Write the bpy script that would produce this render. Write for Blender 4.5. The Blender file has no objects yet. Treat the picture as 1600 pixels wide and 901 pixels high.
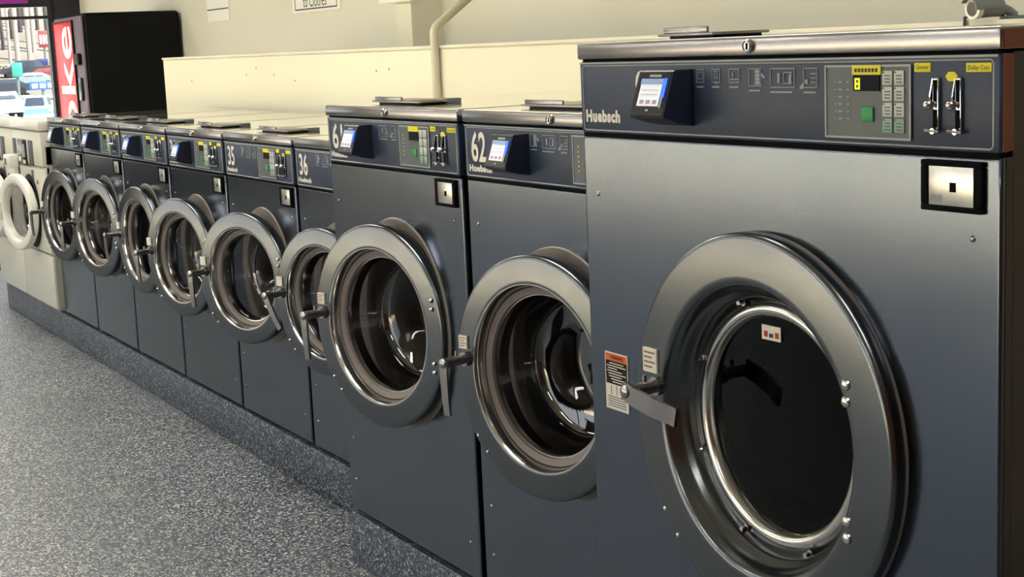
import bpy, bmesh, math, random
from mathutils import Vector, Matrix
random.seed(7)
PI = math.pi
scene = bpy.context.scene
COL = scene.collection

# ------------------------------------------------------------------ camera
CAM = Vector((7.9719, -1.8005, 1.4502)); FPX = 2358.86
YAW, PITCH, ROLL = 0.51403, 0.16087, -0.04447
FW = Vector((-math.cos(YAW)*math.cos(PITCH), math.sin(YAW)*math.cos(PITCH), -math.sin(PITCH)))
r0 = FW.cross(Vector((0, 0, 1))).normalized(); u0 = r0.cross(FW)
RT = r0*math.cos(ROLL) + u0*math.sin(ROLL); UP = u0*math.cos(ROLL) - r0*math.sin(ROLL)
cd = bpy.data.cameras.new('camera'); cam = bpy.data.objects.new('camera', cd); COL.objects.link(cam)
cam.matrix_world = Matrix(((RT.x, UP.x, -FW.x, CAM.x), (RT.y, UP.y, -FW.y, CAM.y), (RT.z, UP.z, -FW.z, CAM.z), (0, 0, 0, 1)))
cd.sensor_width = 36; cd.lens = FPX*36/1600; cd.clip_end = 1000; cd.clip_start = .05
scene.camera = cam

def ray(px, py): return FW + RT*((px-800)/FPX) - UP*((py-450.5)/FPX)
def atY(px, py, Y): d = ray(px, py); return CAM + d*((Y-CAM.y)/d.y)
def atX(px, py, X): d = ray(px, py); return CAM + d*((X-CAM.x)/d.x)
def atZ(px, py, Z): d = ray(px, py); return CAM + d*((Z-CAM.z)/d.z)

# ------------------------------------------------------------------ world, sun, exposure
w = bpy.data.worlds.new('world'); scene.world = w; w.use_nodes = True
bg = w.node_tree.nodes['Background']; bg.inputs[0].default_value = (.96, .98, 1.0, 1); bg.inputs[1].default_value = 2.2
sd = bpy.data.lights.new('sun', 'SUN'); sd.energy = 34.0; sd.angle = .02; sd.color = (1, .93, .80)
sun = bpy.data.objects.new('sun', sd); COL.objects.link(sun)
sun.rotation_euler = Vector((-.35, -.40, -.80)).to_track_quat('-Z', 'Y').to_euler()
LIGHT_E = 32.0
vs = scene.view_settings
vs.view_transform = 'Standard'; vs.look = 'None'; vs.gamma = 1; vs.exposure = 0.0; vs.use_curve_mapping = False

# ------------------------------------------------------------------ materials
def lin(c): c /= 255; return c/12.92 if c <= .04045 else ((c+.055)/1.055)**2.4
def rgb(r, g, b): return (lin(r), lin(g), lin(b), 1)
MATS = {}
def mat(name, col, rough=.5, metal=0, emit=None, es=0, spec=.5, coat=0, noise=0, nscale=20, bump=0, bscale=60, bstretch=(1, 1, 1), aniso=0, rvar=0):
    m = bpy.data.materials.new(name); m.use_nodes = True; nt = m.node_tree; b = nt.nodes['Principled BSDF']
    b.inputs['Base Color'].default_value = col; b.inputs['Roughness'].default_value = rough; b.inputs['Metallic'].default_value = metal
    b.inputs['Specular IOR Level'].default_value = spec; b.inputs['Coat Weight'].default_value = coat
    if emit: b.inputs['Emission Color'].default_value = emit; b.inputs['Emission Strength'].default_value = es
    if noise or bump or rvar:
        tc = nt.nodes.new('ShaderNodeTexCoord')
    if noise:
        n = nt.nodes.new('ShaderNodeTexNoise'); n.inputs['Scale'].default_value = nscale; n.inputs['Detail'].default_value = 6
        nt.links.new(tc.outputs['Object'], n.inputs['Vector'])
        mx = nt.nodes.new('ShaderNodeMix'); mx.data_type = 'RGBA'
        mx.inputs[6].default_value = tuple(c*(1-noise) for c in col[:3])+(1,); mx.inputs[7].default_value = tuple(min(1, c*(1+noise)) for c in col[:3])+(1,)
        nt.links.new(n.outputs['Fac'], mx.inputs[0]); nt.links.new(mx.outputs[2], b.inputs['Base Color'])
    if bump or rvar:
        mp = nt.nodes.new('ShaderNodeMapping'); mp.inputs['Scale'].default_value = bstretch
        nt.links.new(tc.outputs['Object'], mp.inputs['Vector'])
        n2 = nt.nodes.new('ShaderNodeTexNoise'); n2.inputs['Scale'].default_value = bscale; n2.inputs['Detail'].default_value = 3
        nt.links.new(mp.outputs[0], n2.inputs['Vector'])
    if bump:
        bp = nt.nodes.new('ShaderNodeBump'); bp.inputs['Strength'].default_value = bump; bp.inputs['Distance'].default_value = .002
        nt.links.new(n2.outputs['Fac'], bp.inputs['Height']); nt.links.new(bp.outputs[0], b.inputs['Normal'])
    if rvar:
        mr = nt.nodes.new('ShaderNodeMapRange'); mr.inputs['To Min'].default_value = rough-rvar; mr.inputs['To Max'].default_value = rough+rvar
        nt.links.new(n2.outputs['Fac'], mr.inputs['Value']); nt.links.new(mr.outputs[0], b.inputs['Roughness'])
    if aniso:
        b.inputs['Anisotropic'].default_value = aniso; b.inputs['Anisotropic Rotation'].default_value = .25
        tg = nt.nodes.new('ShaderNodeTangent'); tg.direction_type = 'RADIAL'; tg.axis = 'Z'
        nt.links.new(tg.outputs[0], b.inputs['Tangent'])
    MATS[name] = m; return m
mat('steel', (.122, .146, .19, 1), .20, 1, rvar=.04, bscale=2.2, bstretch=(1, 1, 1.6), bump=.35, noise=.10, nscale=2.2)
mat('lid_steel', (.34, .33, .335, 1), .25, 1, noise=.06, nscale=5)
mat('lid_steel_lit', (.86, .85, .83, 1), .10, 1)  # paler than the lid fronts, so the tops carry the bright cream reflection
mat('ring_steel', (.135, .147, .162, 1), .23, 1, rvar=.05, bscale=14, noise=.06, nscale=6)
mat('bright_steel', (.62, .61, .58, 1), .16, 1)
mat('chrome', (.72, .72, .72, 1), .1, 1)
mat('panel', rgb(36, 50, 74), .42, 0, spec=.4, noise=.12, nscale=30)
mat('line', rgb(150, 158, 160), .4)
mat('print_white', rgb(225, 225, 215), .5)
mat('print_grey', rgb(140, 150, 156), .5)
mat('black', rgb(10, 11, 16), .5, spec=.2)
mat('seam', rgb(4, 5, 7), .8, spec=.1)
mat('black_gloss', rgb(16, 18, 28), .22)
mat('reader', rgb(18, 23, 40), .38, noise=.1, nscale=60)
mat('screen', rgb(200, 205, 215), .3, emit=rgb(205, 208, 215), es=.55)
mat('screen_bar', rgb(120, 140, 170), .3, emit=rgb(120, 145, 185), es=.5)
mat('screen_icon', rgb(150, 130, 140), .4, emit=rgb(150, 130, 145), es=.4)
mat('blue_led', rgb(20, 60, 255), .3, emit=rgb(30, 80, 255), es=3.0)
mat('blue_dim', rgb(30, 40, 90), .3)
mat('yellow', rgb(226, 218, 0), .5)
mat('ink', rgb(60, 55, 10), .6)
mat('keypad', rgb(82, 92, 98), .45, noise=.06, nscale=40)
mat('key', rgb(184, 190, 186), .45)
mat('key_teal', rgb(128, 158, 150), .45)
mat('green', rgb(18, 140, 70), .4)
mat('display', rgb(10, 12, 28), .5, spec=.1)
mat('digit', rgb(230, 240, 40), .4, emit=rgb(225, 240, 40), es=1.2)
mat('coin_steel', (.60, .60, .56, 1), .28, 1, noise=.35, nscale=30)
mat('taupe', rgb(112, 104, 98), .5, noise=.1, nscale=20)
mat('gasket', rgb(122, 114, 110), .5)
mat('drum', (.30, .29, .28, 1), .35, 1)
mat('sticker', rgb(222, 216, 204), .5)
mat('sticker_ink', rgb(120, 90, 90), .6)
mat('orange', rgb(205, 95, 25), .5)
mat('red', rgb(170, 30, 40), .5)
mat('brown_reflection', rgb(78, 28, 8), .4, noise=.15, nscale=10)  # brown reflection on the largest washer's side, put into its colour
mat('brown_shaded', rgb(24, 14, 10), .4, noise=.2, nscale=8)  # darker brown for the same side, where little light falls
mat('white_enamel', rgb(212, 210, 196), .32, noise=.03, nscale=8)
mat('white_plastic', rgb(222, 222, 214), .3)
mat('hose_grey', rgb(70, 74, 80), .5)
mat('cream', rgb(212, 208, 182), .5, noise=.03, nscale=3, bump=.05, bscale=4)
mat('wall_grey', rgb(222, 220, 204), .7, noise=.03, nscale=2)
mat('ledge', rgb(205, 200, 178), .5)
mat('trim_white', rgb(226, 224, 200), .5)
mat('ceiling', rgb(225, 222, 210), .8)
mat('dark_wall', rgb(36, 38, 48), .6)
mat('opp_wall', rgb(222, 214, 194), .7)
mat('brown_wall', rgb(110, 62, 40), .6)
mat('lamp', (1, 1, 1, 1), .5, emit=(1.0, .955, .86, 1), es=LIGHT_E)
mat('fixture', rgb(220, 220, 215), .4)
mat('conduit', rgb(190, 184, 160), .4, noise=.05, nscale=20)
mat('paper', rgb(240, 240, 232), .7)
mat('paper_ink', rgb(50, 50, 60), .7)
mat('win_frame', rgb(30, 32, 40), .4)
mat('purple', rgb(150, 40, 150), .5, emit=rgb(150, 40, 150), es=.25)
mat('vend_black', rgb(5, 7, 12), .5, spec=.15)
mat('vend_grey', rgb(110, 98, 108), .4)
mat('vend_red', rgb(215, 30, 30), .35, emit=rgb(215, 28, 28), es=.55)
mat('vend_white', rgb(250, 240, 225), .4, emit=rgb(250, 235, 215), es=.9)
mat('cctv', rgb(120, 124, 126), .4)
mat('cctv_white', rgb(235, 232, 220), .4)
mat('mat_black', rgb(14, 14, 18), .9)
mat('asphalt', rgb(140, 150, 154), .9, noise=.15, nscale=.2)
mat('pavement', rgb(205, 188, 158), .9, noise=.1, nscale=.5)
mat('hillside', rgb(78, 74, 70), .95, noise=.4, nscale=.25)
mat('bark', rgb(138, 130, 124), .9, noise=.3, nscale=1.5)
mat('bark_dark', rgb(48, 42, 48), .9, noise=.3, nscale=1.5)
mat('scrub', rgb(110, 100, 84), .95, noise=.4, nscale=1)
mat('car_glass', rgb(36, 42, 58), .15)
mat('tyre', rgb(20, 20, 22), .9)
for n, c in (('car_white', (170, 180, 182)), ('car_teal', (96, 140, 150)), ('car_dark', (40, 46, 58)), ('car_red', (120, 44, 52)), ('car_silver', (110, 124, 130)), ('sign_green', (36, 120, 104)), ('sign_blue', (30, 72, 150)), ('sign_navy', (14, 30, 90)), ('sign_red', (120, 36, 44)), ('pole_grey', (80, 92, 98))):
    mat(n, rgb(*c), .35 if n.startswith('car') else .5)

def floor_mat(name, stops, sc):
    m = bpy.data.materials.new(name); m.use_nodes = True; nt = m.node_tree; b = nt.nodes['Principled BSDF']
    tc = nt.nodes.new('ShaderNodeTexCoord'); v = nt.nodes.new('ShaderNodeTexVoronoi'); v.inputs['Scale'].default_value = sc
    nt.links.new(tc.outputs['Object'], v.inputs['Vector'])
    sp = nt.nodes.new('ShaderNodeSeparateColor'); nt.links.new(v.outputs['Color'], sp.inputs[0])
    cr = nt.nodes.new('ShaderNodeValToRGB'); cr.color_ramp.interpolation = 'CONSTANT'
    e = cr.color_ramp.elements
    for i, (p, c) in enumerate(stops):
        el = e[i] if i < 2 else e.new(p)
        el.position = p; el.color = c
    nt.links.new(sp.outputs[0], cr.inputs[0])
    n = nt.nodes.new('ShaderNodeTexNoise'); n.inputs['Scale'].default_value = 1.3; n.inputs['Detail'].default_value = 5
    nt.links.new(tc.outputs['Object'], n.inputs['Vector'])
    mr = nt.nodes.new('ShaderNodeMapRange'); mr.inputs['To Min'].default_value = .82; mr.inputs['To Max'].default_value = 1.15
    nt.links.new(n.outputs['Fac'], mr.inputs['Value'])
    mx = nt.nodes.new('ShaderNodeVectorMath'); mx.operation = 'SCALE'
    nt.links.new(cr.outputs[0], mx.inputs[0]); nt.links.new(mr.outputs[0], mx.inputs['Scale'])
    nt.links.new(mx.outputs[0], b.inputs['Base Color'])
    b.inputs['Roughness'].default_value = .42
    bp = nt.nodes.new('ShaderNodeBump'); bp.inputs['Strength'].default_value = .25; bp.inputs['Distance'].default_value = .001
    nt.links.new(sp.outputs[1], bp.inputs['Height']); nt.links.new(bp.outputs[0], b.inputs['Normal'])
    MATS[name] = m
floor_mat('floor', [(0, rgb(26, 35, 56)), (.25, rgb(58, 69, 92)), (.50, rgb(98, 107, 118)), (.74, rgb(146, 149, 144)), (.90, rgb(204, 202, 184))], 190)
floor_mat('plinth', [(0, rgb(22, 29, 46)), (.30, rgb(46, 55, 76)), (.58, rgb(78, 87, 104)), (.80, rgb(124, 130, 136)), (.95, rgb(186, 186, 172))], 190)  # same flakes as the floor, darkened for the shade on the upright face

def glass_mat(name, tint, fac=.9, rough=.02, ior=1.5):
    m = bpy.data.materials.new(name); m.use_nodes = True; nt = m.node_tree; nt.nodes.clear()
    o = nt.nodes.new('ShaderNodeOutputMaterial'); t = nt.nodes.new('ShaderNodeBsdfTransparent'); t.inputs[0].default_value = tint
    g = nt.nodes.new('ShaderNodeBsdfGlossy'); g.inputs['Roughness'].default_value = rough; g.inputs[0].default_value = (.9, .9, .9, 1)
    lw = nt.nodes.new('ShaderNodeLayerWeight'); lw.inputs[0].default_value = .5      # facing term, the same from both sides
    pw = nt.nodes.new('ShaderNodeMath'); pw.operation = 'POWER'; pw.inputs[1].default_value = 4; nt.links.new(lw.outputs['Facing'], pw.inputs[0])
    fr = nt.nodes.new('ShaderNodeMath'); fr.operation = 'MULTIPLY_ADD'; f0 = ((ior-1)/(ior+1))**2; fr.inputs[1].default_value = 1-f0; fr.inputs[2].default_value = f0
    nt.links.new(pw.outputs[0], fr.inputs[0])
    mx = nt.nodes.new('ShaderNodeMixShader'); nt.links.new(fr.outputs[0], mx.inputs[0]); nt.links.new(t.outputs[0], mx.inputs[1]); nt.links.new(g.outputs[0], mx.inputs[2])
    nt.links.new(mx.outputs[0], o.inputs[0]); MATS[name] = m
glass_mat('door_glass', (.50, .50, .52, 1), ior=2.3)
glass_mat('dark_glass', (.05, .05, .07, 1), ior=1.12)
glass_mat('window_glass', (.95, .97, .98, 1))

# ------------------------------------------------------------------ mesh helpers
class MB:
    def __init__(s): s.v = []; s.f = []
    def add(s, vs_, fs):
        o = len(s.v); s.v += [tuple(v) for v in vs_]; s.f += [tuple(i+o for i in f) for f in fs]; return s
    def box(s, x0, x1, y0, y1, z0, z1, bev=0, seg=2):
        if bev <= 0:
            v = [(x, y, z) for z in (z0, z1) for y in (y0, y1) for x in (x0, x1)]
            return s.add(v, [(0, 2, 3, 1), (4, 5, 7, 6), (0, 1, 5, 4), (2, 6, 7, 3), (0, 4, 6, 2), (1, 3, 7, 5)])
        bm = bmesh.new(); bmesh.ops.create_cube(bm, size=1)
        for q in bm.verts: q.co = Vector(((x0+x1)/2+q.co.x*(x1-x0), (y0+y1)/2+q.co.y*(y1-y0), (z0+z1)/2+q.co.z*(z1-z0)))
        bmesh.ops.bevel(bm, geom=bm.edges[:], offset=bev, segments=seg, affect='EDGES', profile=.5)
        bm.verts.index_update(); s.add([q.co for q in bm.verts], [[q.index for q in f.verts] for f in bm.faces]); bm.free(); return s
    def tube(s, p0, p1, r0_, r1_=None, n=16, caps=True):
        p0 = Vector(p0); p1 = Vector(p1); r1_ = r0_ if r1_ is None else r1_
        d = (p1-p0).normalized(); a = d.orthogonal().normalized(); b = d.cross(a); o = []
        for p, r in ((p0, r0_), (p1, r1_)):
            for i in range(n): t = 2*PI*i/n; o.append(p+a*(r*math.cos(t))+b*(r*math.sin(t)))
        f = [(i, (i+1) % n, n+(i+1) % n, n+i) for i in range(n)]
        if caps: f += [tuple(reversed(range(n))), tuple(range(n, 2*n))]
        return s.add(o, f)
    def path(s, pts, r, n=12):
        pts = [Vector(p) for p in pts]; o = []; f = []; a = None
        for k, p in enumerate(pts):
            d = ((pts[min(k+1, len(pts)-1)]-pts[max(k-1, 0)])).normalized()
            a = (a - d*a.dot(d)).normalized() if a else d.orthogonal().normalized(); b = d.cross(a)
            for i in range(n): t = 2*PI*i/n; o.append(p+a*(r*math.cos(t))+b*(r*math.sin(t)))
        for k in range(len(pts)-1): f += [(k*n+i, k*n+(i+1) % n, (k+1)*n+(i+1) % n, (k+1)*n+i) for i in range(n)]
        f += [tuple(reversed(range(n))), tuple(range((len(pts)-1)*n, len(pts)*n))]
        return s.add(o, f)
    def lathe(s, prof, cx, cz, n=72, y0=0, closed=False):
        """prof [(r, y)] revolved around the Y axis through (cx, cz)"""
        o = []; f = []; m = len(prof)
        for r, y in prof:
            for i in range(n): t = 2*PI*i/n; o.append((cx+r*math.cos(t), y0+y, cz+r*math.sin(t)))
        rng = range(m if closed else m-1)
        for k in rng:
            k2 = (k+1) % m
            f += [(k*n+i, k*n+(i+1) % n, k2*n+(i+1) % n, k2*n+i) for i in range(n)]
        return s.add(o, f)
    def disc(s, cx, y, cz, r, n=48): return s.add([(cx+r*math.cos(2*PI*i/n), y, cz+r*math.sin(2*PI*i/n)) for i in range(n)], [tuple(range(n))])
    def dome(s, c, r, h, ax=(0, -1, 0), n=14, m=4):
        c = Vector(c); ax = Vector(ax).normalized(); a = ax.orthogonal().normalized(); b = ax.cross(a); o = []; f = []
        for k in range(m):
            t = (PI/2)*k/m
            for i in range(n): p = 2*PI*i/n; o.append(c+(a*math.cos(p)+b*math.sin(p))*(r*math.cos(t))+ax*(h*math.sin(t)))
        o.append(c+ax*h)
        for k in range(m-1): f += [(k*n+i, k*n+(i+1) % n, (k+1)*n+(i+1) % n, (k+1)*n+i) for i in range(n)]
        f += [((m-1)*n+i, (m-1)*n+(i+1) % n, m*n) for i in range(n)]
        return s.add(o, f)
    def prism(s, poly, axis, a0, a1):
        """poly in the two other axes (order x,y,z minus axis)"""
        n = len(poly); o = []
        for a in (a0, a1):
            for p in poly: q = list(p); q.insert(axis, a); o.append(q)
        return s.add(o, [tuple(range(n)), tuple(reversed(range(n, 2*n)))]+[(i, n+i, n+(i+1) % n, (i+1) % n) for i in range(n)])
    def mesh(s, name, m, smooth=True, ang=28):
        me = bpy.data.meshes.new(name); me.from_pydata(s.v, [], s.f)
        bm = bmesh.new(); bm.from_mesh(me); bmesh.ops.recalc_face_normals(bm, faces=bm.faces); bm.to_mesh(me); bm.free()
        if smooth:
            for p in me.polygons: p.use_smooth = True
            me.set_sharp_from_angle(angle=math.radians(ang))
        me.materials.append(MATS[m]); return me
    def build(s, name, m, parent=None, loc=None, smooth=True, ang=28):
        o = bpy.data.objects.new(name, s.mesh(name, m, smooth, ang)); COL.objects.link(o)
        if parent: o.parent = parent
        if loc: o.location = loc
        return o
def tag(o, label, cat, group=None, kind=None):
    o['label'] = label
    if cat: o['category'] = cat
    if group: o['group'] = group
    if kind: o['kind'] = kind
    return o
def struct(o, label=None):
    o['kind'] = 'structure'
    if label: o['label'] = label
    return o
def empty(name, loc, rz=0):
    o = bpy.data.objects.new(name, None); COL.objects.link(o); o.location = loc; o.rotation_euler = (0, 0, rz); o.empty_display_size = .1; return o
def text_mesh(body, x0, x1, z0, z1, y, thick=.0008, bold=0.0, rot=False, spacing=1.0):
    """flat lettering in the XZ plane at depth y facing -Y, fitted in the box; rot turns it to read upwards"""
    cu = bpy.data.curves.new('t', 'FONT'); cu.body = body; cu.offset = bold; cu.resolution_u = 3; cu.space_character = spacing
    ob = bpy.data.objects.new('t', cu); me = bpy.data.meshes.new_from_object(ob)
    vs_ = [Vector(v.co) for v in me.vertices]; fs = [tuple(p.vertices) for p in me.polygons]
    bpy.data.objects.remove(ob); bpy.data.curves.remove(cu); bpy.data.meshes.remove(me)
    if rot: vs_ = [Vector((-v.y, v.x, 0)) for v in vs_]
    ax = min(v.x for v in vs_); bx = max(v.x for v in vs_); ay = min(v.y for v in vs_); by = max(v.y for v in vs_)
    out = [(x0+(v.x-ax)/(bx-ax)*(x1-x0), y, z0+(v.y-ay)/(by-ay)*(z1-z0)) for v in vs_]
    mb = MB(); mb.add(out, fs); return mb
def frame_mb(mb, x0, x1, z0, z1, y, t, dy=.001):
    mb.box(x0, x1, y-dy, y, z1-t, z1); mb.box(x0, x1, y-dy, y, z0, z0+t); mb.box(x0, x0+t, y-dy, y, z0+t, z1-t); mb.box(x1-t, x1, y-dy, y, z0+t, z1-t); return mb
def rr_path(x0, x1, z0, z1, y, r, k=5):
    p = []
    for cx, cz, a in ((x1-r, z1-r, 0), (x0+r, z1-r, 90), (x0+r, z0+r, 180), (x1-r, z0+r, 270)):
        for i in range(k+1): t = math.radians(a+90*i/k); p.append((cx+r*math.cos(t), y, cz+r*math.sin(t)))
    p.append(p[0]); return p
def panel_with_hole(x0, x1, z0, z1, y, cx, cz, r, rim=.008, depth=.02):
    """sheet front with a round opening and rolled edges"""
    angs = [2*PI*i/64 for i in range(64)] + [math.atan2(zz-cz, xx-cx) % (2*PI) for xx in (x0, x1) for zz in (z0, z1)]
    angs = sorted(set(round(a, 6) for a in angs)); n = len(angs); o = []
    def edge(a, m):
        c, s = math.cos(a), math.sin(a); t = 1e9
        if c > 1e-9: t = min(t, (x1-m-cx)/c)
        if c < -1e-9: t = min(t, (x0+m-cx)/c)
        if s > 1e-9: t = min(t, (z1-m-cz)/s)
        if s < -1e-9: t = min(t, (z0+m-cz)/s)
        return cx+c*t, cz+s*t
    def corner(a, m):
        x, z = edge(a, 0); return min(max(x, x0+m), x1-m), min(max(z, z0+m), z1-m)
    rings = []
    rings.append([(cx+r*math.cos(a), y+depth, cz+r*math.sin(a)) for a in angs])
    rings.append([(cx+r*math.cos(a), y+.004, cz+r*math.sin(a)) for a in angs])
    rings.append([(cx+(r+.004)*math.cos(a), y, cz+(r+.004)*math.sin(a)) for a in angs])
    rings.append([(cx+(r+.006)*math.cos(a), y, cz+(r+.006)*math.sin(a)) for a in angs])
    for m, dy in ((rim+.0015, 0), (rim, 0), (rim*.35, rim*.2), (0, rim), (0, depth)):
        rings.append([(lambda q: (q[0], y+dy, q[1]))(corner(a, m)) for a in angs])
    mb = MB()
    for q in rings: o += q
    f = []
    for k in range(len(rings)-1): f += [(k*n+i, k*n+(i+1) % n, (k+1)*n+(i+1) % n, (k+1)*n+i) for i in range(n)]
    return mb.add(o, f)

# ------------------------------------------------------------------ the room
YW, YB, XWIN, XR, YO, ZC = 2.05, .85, -7.24, 9.8, -6.0, 2.75
def plane_box(name, m, *a): return struct(MB().box(*a).build(name, m, smooth=False))
fl = plane_box('floor', 'floor', XWIN-.2, XR, YO, YW, -.1, 0)
plane_box('ceiling', 'ceiling', XWIN-.2, XR, YO, YW, ZC, ZC+.1)
plane_box('wall_back', 'wall_grey', XWIN-.2, XR, YW, YW+.15, -.1, ZC+.1)
plane_box('wall_right', 'brown_wall', XR, XR+.15, YO, YW, -.1, ZC+.1)
FX0, FX1, FZ0, FZ1 = -6.9, 7.2, .12, 2.25  # unseen shop-front window, added to brighten the reflections in the steel
plane_box('wall_front', 'opp_wall', FX1, XR, YO-.15, YO, 0, ZC)
plane_box('wall_front_sill', 'opp_wall', FX0, FX1, YO-.15, YO, 0, FZ0)
plane_box('wall_front_header', 'opp_wall', FX0, FX1, YO-.15, YO, FZ1, ZC)
plane_box('wall_front_end', 'opp_wall', XWIN-.2, FX0, YO-.15, YO, 0, ZC)
fr2 = MB(); fr2.box(FX0, FX1, YO-.11, YO-.04, FZ1-.06, FZ1); fr2.box(FX0, FX1, YO-.11, YO-.04, FZ0, FZ0+.06)
for k in range(7): xx = FX0+(FX1-FX0-.06)*k/6; fr2.box(xx, xx+.06, YO-.11, YO-.04, FZ0+.06, FZ1-.06)
win2 = struct(fr2.build('window_added', 'win_frame', smooth=False))
for k in range(6):
    xa = FX0+(FX1-FX0-.06)*k/6+.06; xb = FX0+(FX1-FX0-.06)*(k+1)/6
    MB().box(xa, xb, YO-.078, YO-.072, FZ0+.06, FZ1-.06).build('pane', 'window_glass', win2, smooth=False)
struct(MB().box(-30, 40, -60, YO-.15, -.3, -.1).build('ground_street', 'pavement', smooth=False))  # unseen pavement added with that window, warm for the steel to mirror
# window wall: dark stretch, low sill wall, header, corner post, window
WY0, WY1, WZ0, WZ1 = -2.4, 1.74, .55, 2.0
plane_box('wall_left', 'dark_wall', XWIN-.2, XWIN, -4.8, WY0, 0, ZC)  # unseen stretch, made dark so the far door rings mirror dark
plane_box('wall_left_end', 'opp_wall', XWIN-.2, XWIN, YO, -4.8, 0, ZC)  # unseen stretch, made light for reflections in the tall washers
plane_box('wall_left_sill', 'dark_wall', XWIN-.2, XWIN, WY0, YW, 0, WZ0)
plane_box('wall_left_header', 'dark_wall', XWIN-.2, XWIN, WY0, YW, WZ1+.10, ZC)
plane_box('wall_left_post', 'win_frame', XWIN-.2, XWIN, WY1+.06, YW, WZ0, WZ1+.10)
wf = MB()
wf.box(XWIN-.14, XWIN-.04, WY0, WY1+.06, WZ1, WZ1+.10); wf.box(XWIN-.14, XWIN-.04, WY0, WY1+.06, WZ0, WZ0+.07)
for yy in (WY0, -.35, WY1): wf.box(XWIN-.14, XWIN-.04, yy, yy+.06, WZ0+.07, WZ1)
wf.box(XWIN-.13, XWIN-.05, WY0+.06, -.35, WZ1-.115, WZ1-.085); wf.box(XWIN-.13, XWIN-.05, -.29, WY1, WZ1-.115, WZ1-.085)
win = struct(wf.build('window_1', 'win_frame', smooth=False))
for ya, yb in ((WY0+.06, -.35), (-.29, WY1)):
    for za, zb_ in ((WZ0+.07, WZ1-.115), (WZ1-.085, WZ1)):
        MB().box(XWIN-.093, XWIN-.087, ya, yb, za, zb_).build('pane', 'window_glass', win, smooth=False)

# half-height bulkhead behind the machines
XBH = -.711
bh = plane_box('wall_partition', 'cream', XBH, XR, YB, YB+.16, 0, 1.444)
plane_box('trim_1', 'ledge', XBH-.006, XR, YB-.006, YB+.166, 1.444, 1.4545)
for px, py in ((385, 117), (428, 117), (461, 126), (588, 111), (608, 108), (400, 106), (300, 126)):
    p = atY(px, py, YB); MB().dome((p.x, YB, p.z), .006, .003).build('screw_hole', 'print_grey', bh)
# plinth under the machines (stepped forward under the larger ones)
ZB = .157
pl = MB().box(-1.455, 4.10, -.004, YB, 0, ZB-.004, .006)
struct(pl.build('trim_2', 'plinth'))
Y1, Y2 = -.176, -.375
struct(MB().box(4.105, 5.70, Y1-.004, YB, 0, ZB-.004, .006).build('trim_3', 'plinth'))
struct(MB().box(5.705, 6.70, Y2-.004, YB, 0, ZB-.004, .006).build('trim_4', 'plinth'))
# pilaster on the grey wall
pa = atY(620, 30, 1.86).x; pb = atY(643, 30, 1.86).x
pil = plane_box('trim_5', 'wall_grey', pa, pb, 1.875, YW, 0, ZC)
plane_box('trim_6', 'trim_white', pa-.01, pb, 1.86, 1.875, 0, ZC)

# ceiling lights
for i, (x, y) in enumerate([(x, y) for y in (-.35, -3.9) for x in (-5.6, -3.0, -.4, 2.2, 4.8, 7.4)]):
    t = empty('ceiling_light', (x, y, ZC))
    tag(t, 'long white fluorescent ceiling light fixed over the aisle', 'ceiling light', 'fluorescent ceiling lights')
    f = MB(); f.box(-.62, .62, -.16, .16, -.03, 0, .005); f.build('housing', 'fixture', t)
    MB().box(-.59, .59, -.13, .13, -.045, -.031, .004).build('diffuser', 'lamp', t)

# ------------------------------------------------------------------ washers
ICONS6 = ((.339, .359, -.067), (.379, .399, -.067), (.421, .446, -.067), (.468, .497, -.072), (.517, .571, -.074), (.590, .619, -.074))
def pictogram(mb, x0, x1, zt, zb, y, k):
    t = .0013; frame_mb(mb, x0, x1, zb, zt, y, t)
    w_ = x1-x0; h = zt-zb
    if k == 0: frame_mb(mb, x0+w_*.2, x1-w_*.2, zb+h*.25, zt-h*.2, y, t)
    elif k == 1:
        frame_mb(mb, x0+w_*.3, x1-w_*.3, zb+h*.3, zt-h*.15, y, t); mb.box(x0+w_*.35, x0+w_*.6, y-.001, y, zb-.002, zb+h*.12)
    elif k == 2:
        mb.box(x0+w_*.1, x1-w_*.1, y-.001, y, zb+h*.2, zb+h*.28); mb.box(x0+w_*.3, x0+w_*.42, y-.001, y, zb+h*.4, zb+h*.7)
    elif k == 3:
        for j in range(4): mb.box(x0+w_*.5, x0+w_*.88, y-.001, y, zb+h*(.1+.21*j), zb+h*(.28+.21*j))
        mb.prism([(x0+w_*.95, zb+h*.75), (x0+w_*1.1, zb+h*.72), (x0+w_*1.3, zb+h*.5), (x0+w_*1.2, zb+h*.42), (x0+w_*1.0, zb+h*.55)], 1, y-.001, y)
    elif k == 4:
        mb.box(x0+w_*.3, x0+w_*.4, y-.001, y, zb+h*.25, zb+h*.75); frame_mb(mb, x0+w_*.55, x1-w_*.12, zb+h*.2, zt-h*.2, y, t)
        mb.prism([(x0+w_*.76, zb+h*.25), (x0+w_*.86, zb+h*.25), (x0+w_*.9, zb+h*.6), (x0+w_*.83, zb+h*.75), (x0+w_*.76, zb+h*.6)], 1, y-.001, y)
    else:
        for j in range(3): mb.box(x0+w_*.5, x1-w_*.1, y-.001, y, zb+h*(.25+.22*j), zb+h*(.3+.22*j))
        mb.box(x0+w_*.1, x0+w_*.3, y-.001, y, zb+h*.2, zb+h*.42)
        mb.prism([(x0-w_*.3, zb-h*.06), (x0-w_*.05, zb-h*.06), (x0+w_*.08, zb+h*.2), (x0-w_*.05, zb+h*.25), (x0-w_*.28, zb+h*.06)], 1, y-.001, y)
    mb.box(x0, x1-w_*.1, y-.001, y, zb-.0075, zb-.005)

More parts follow.
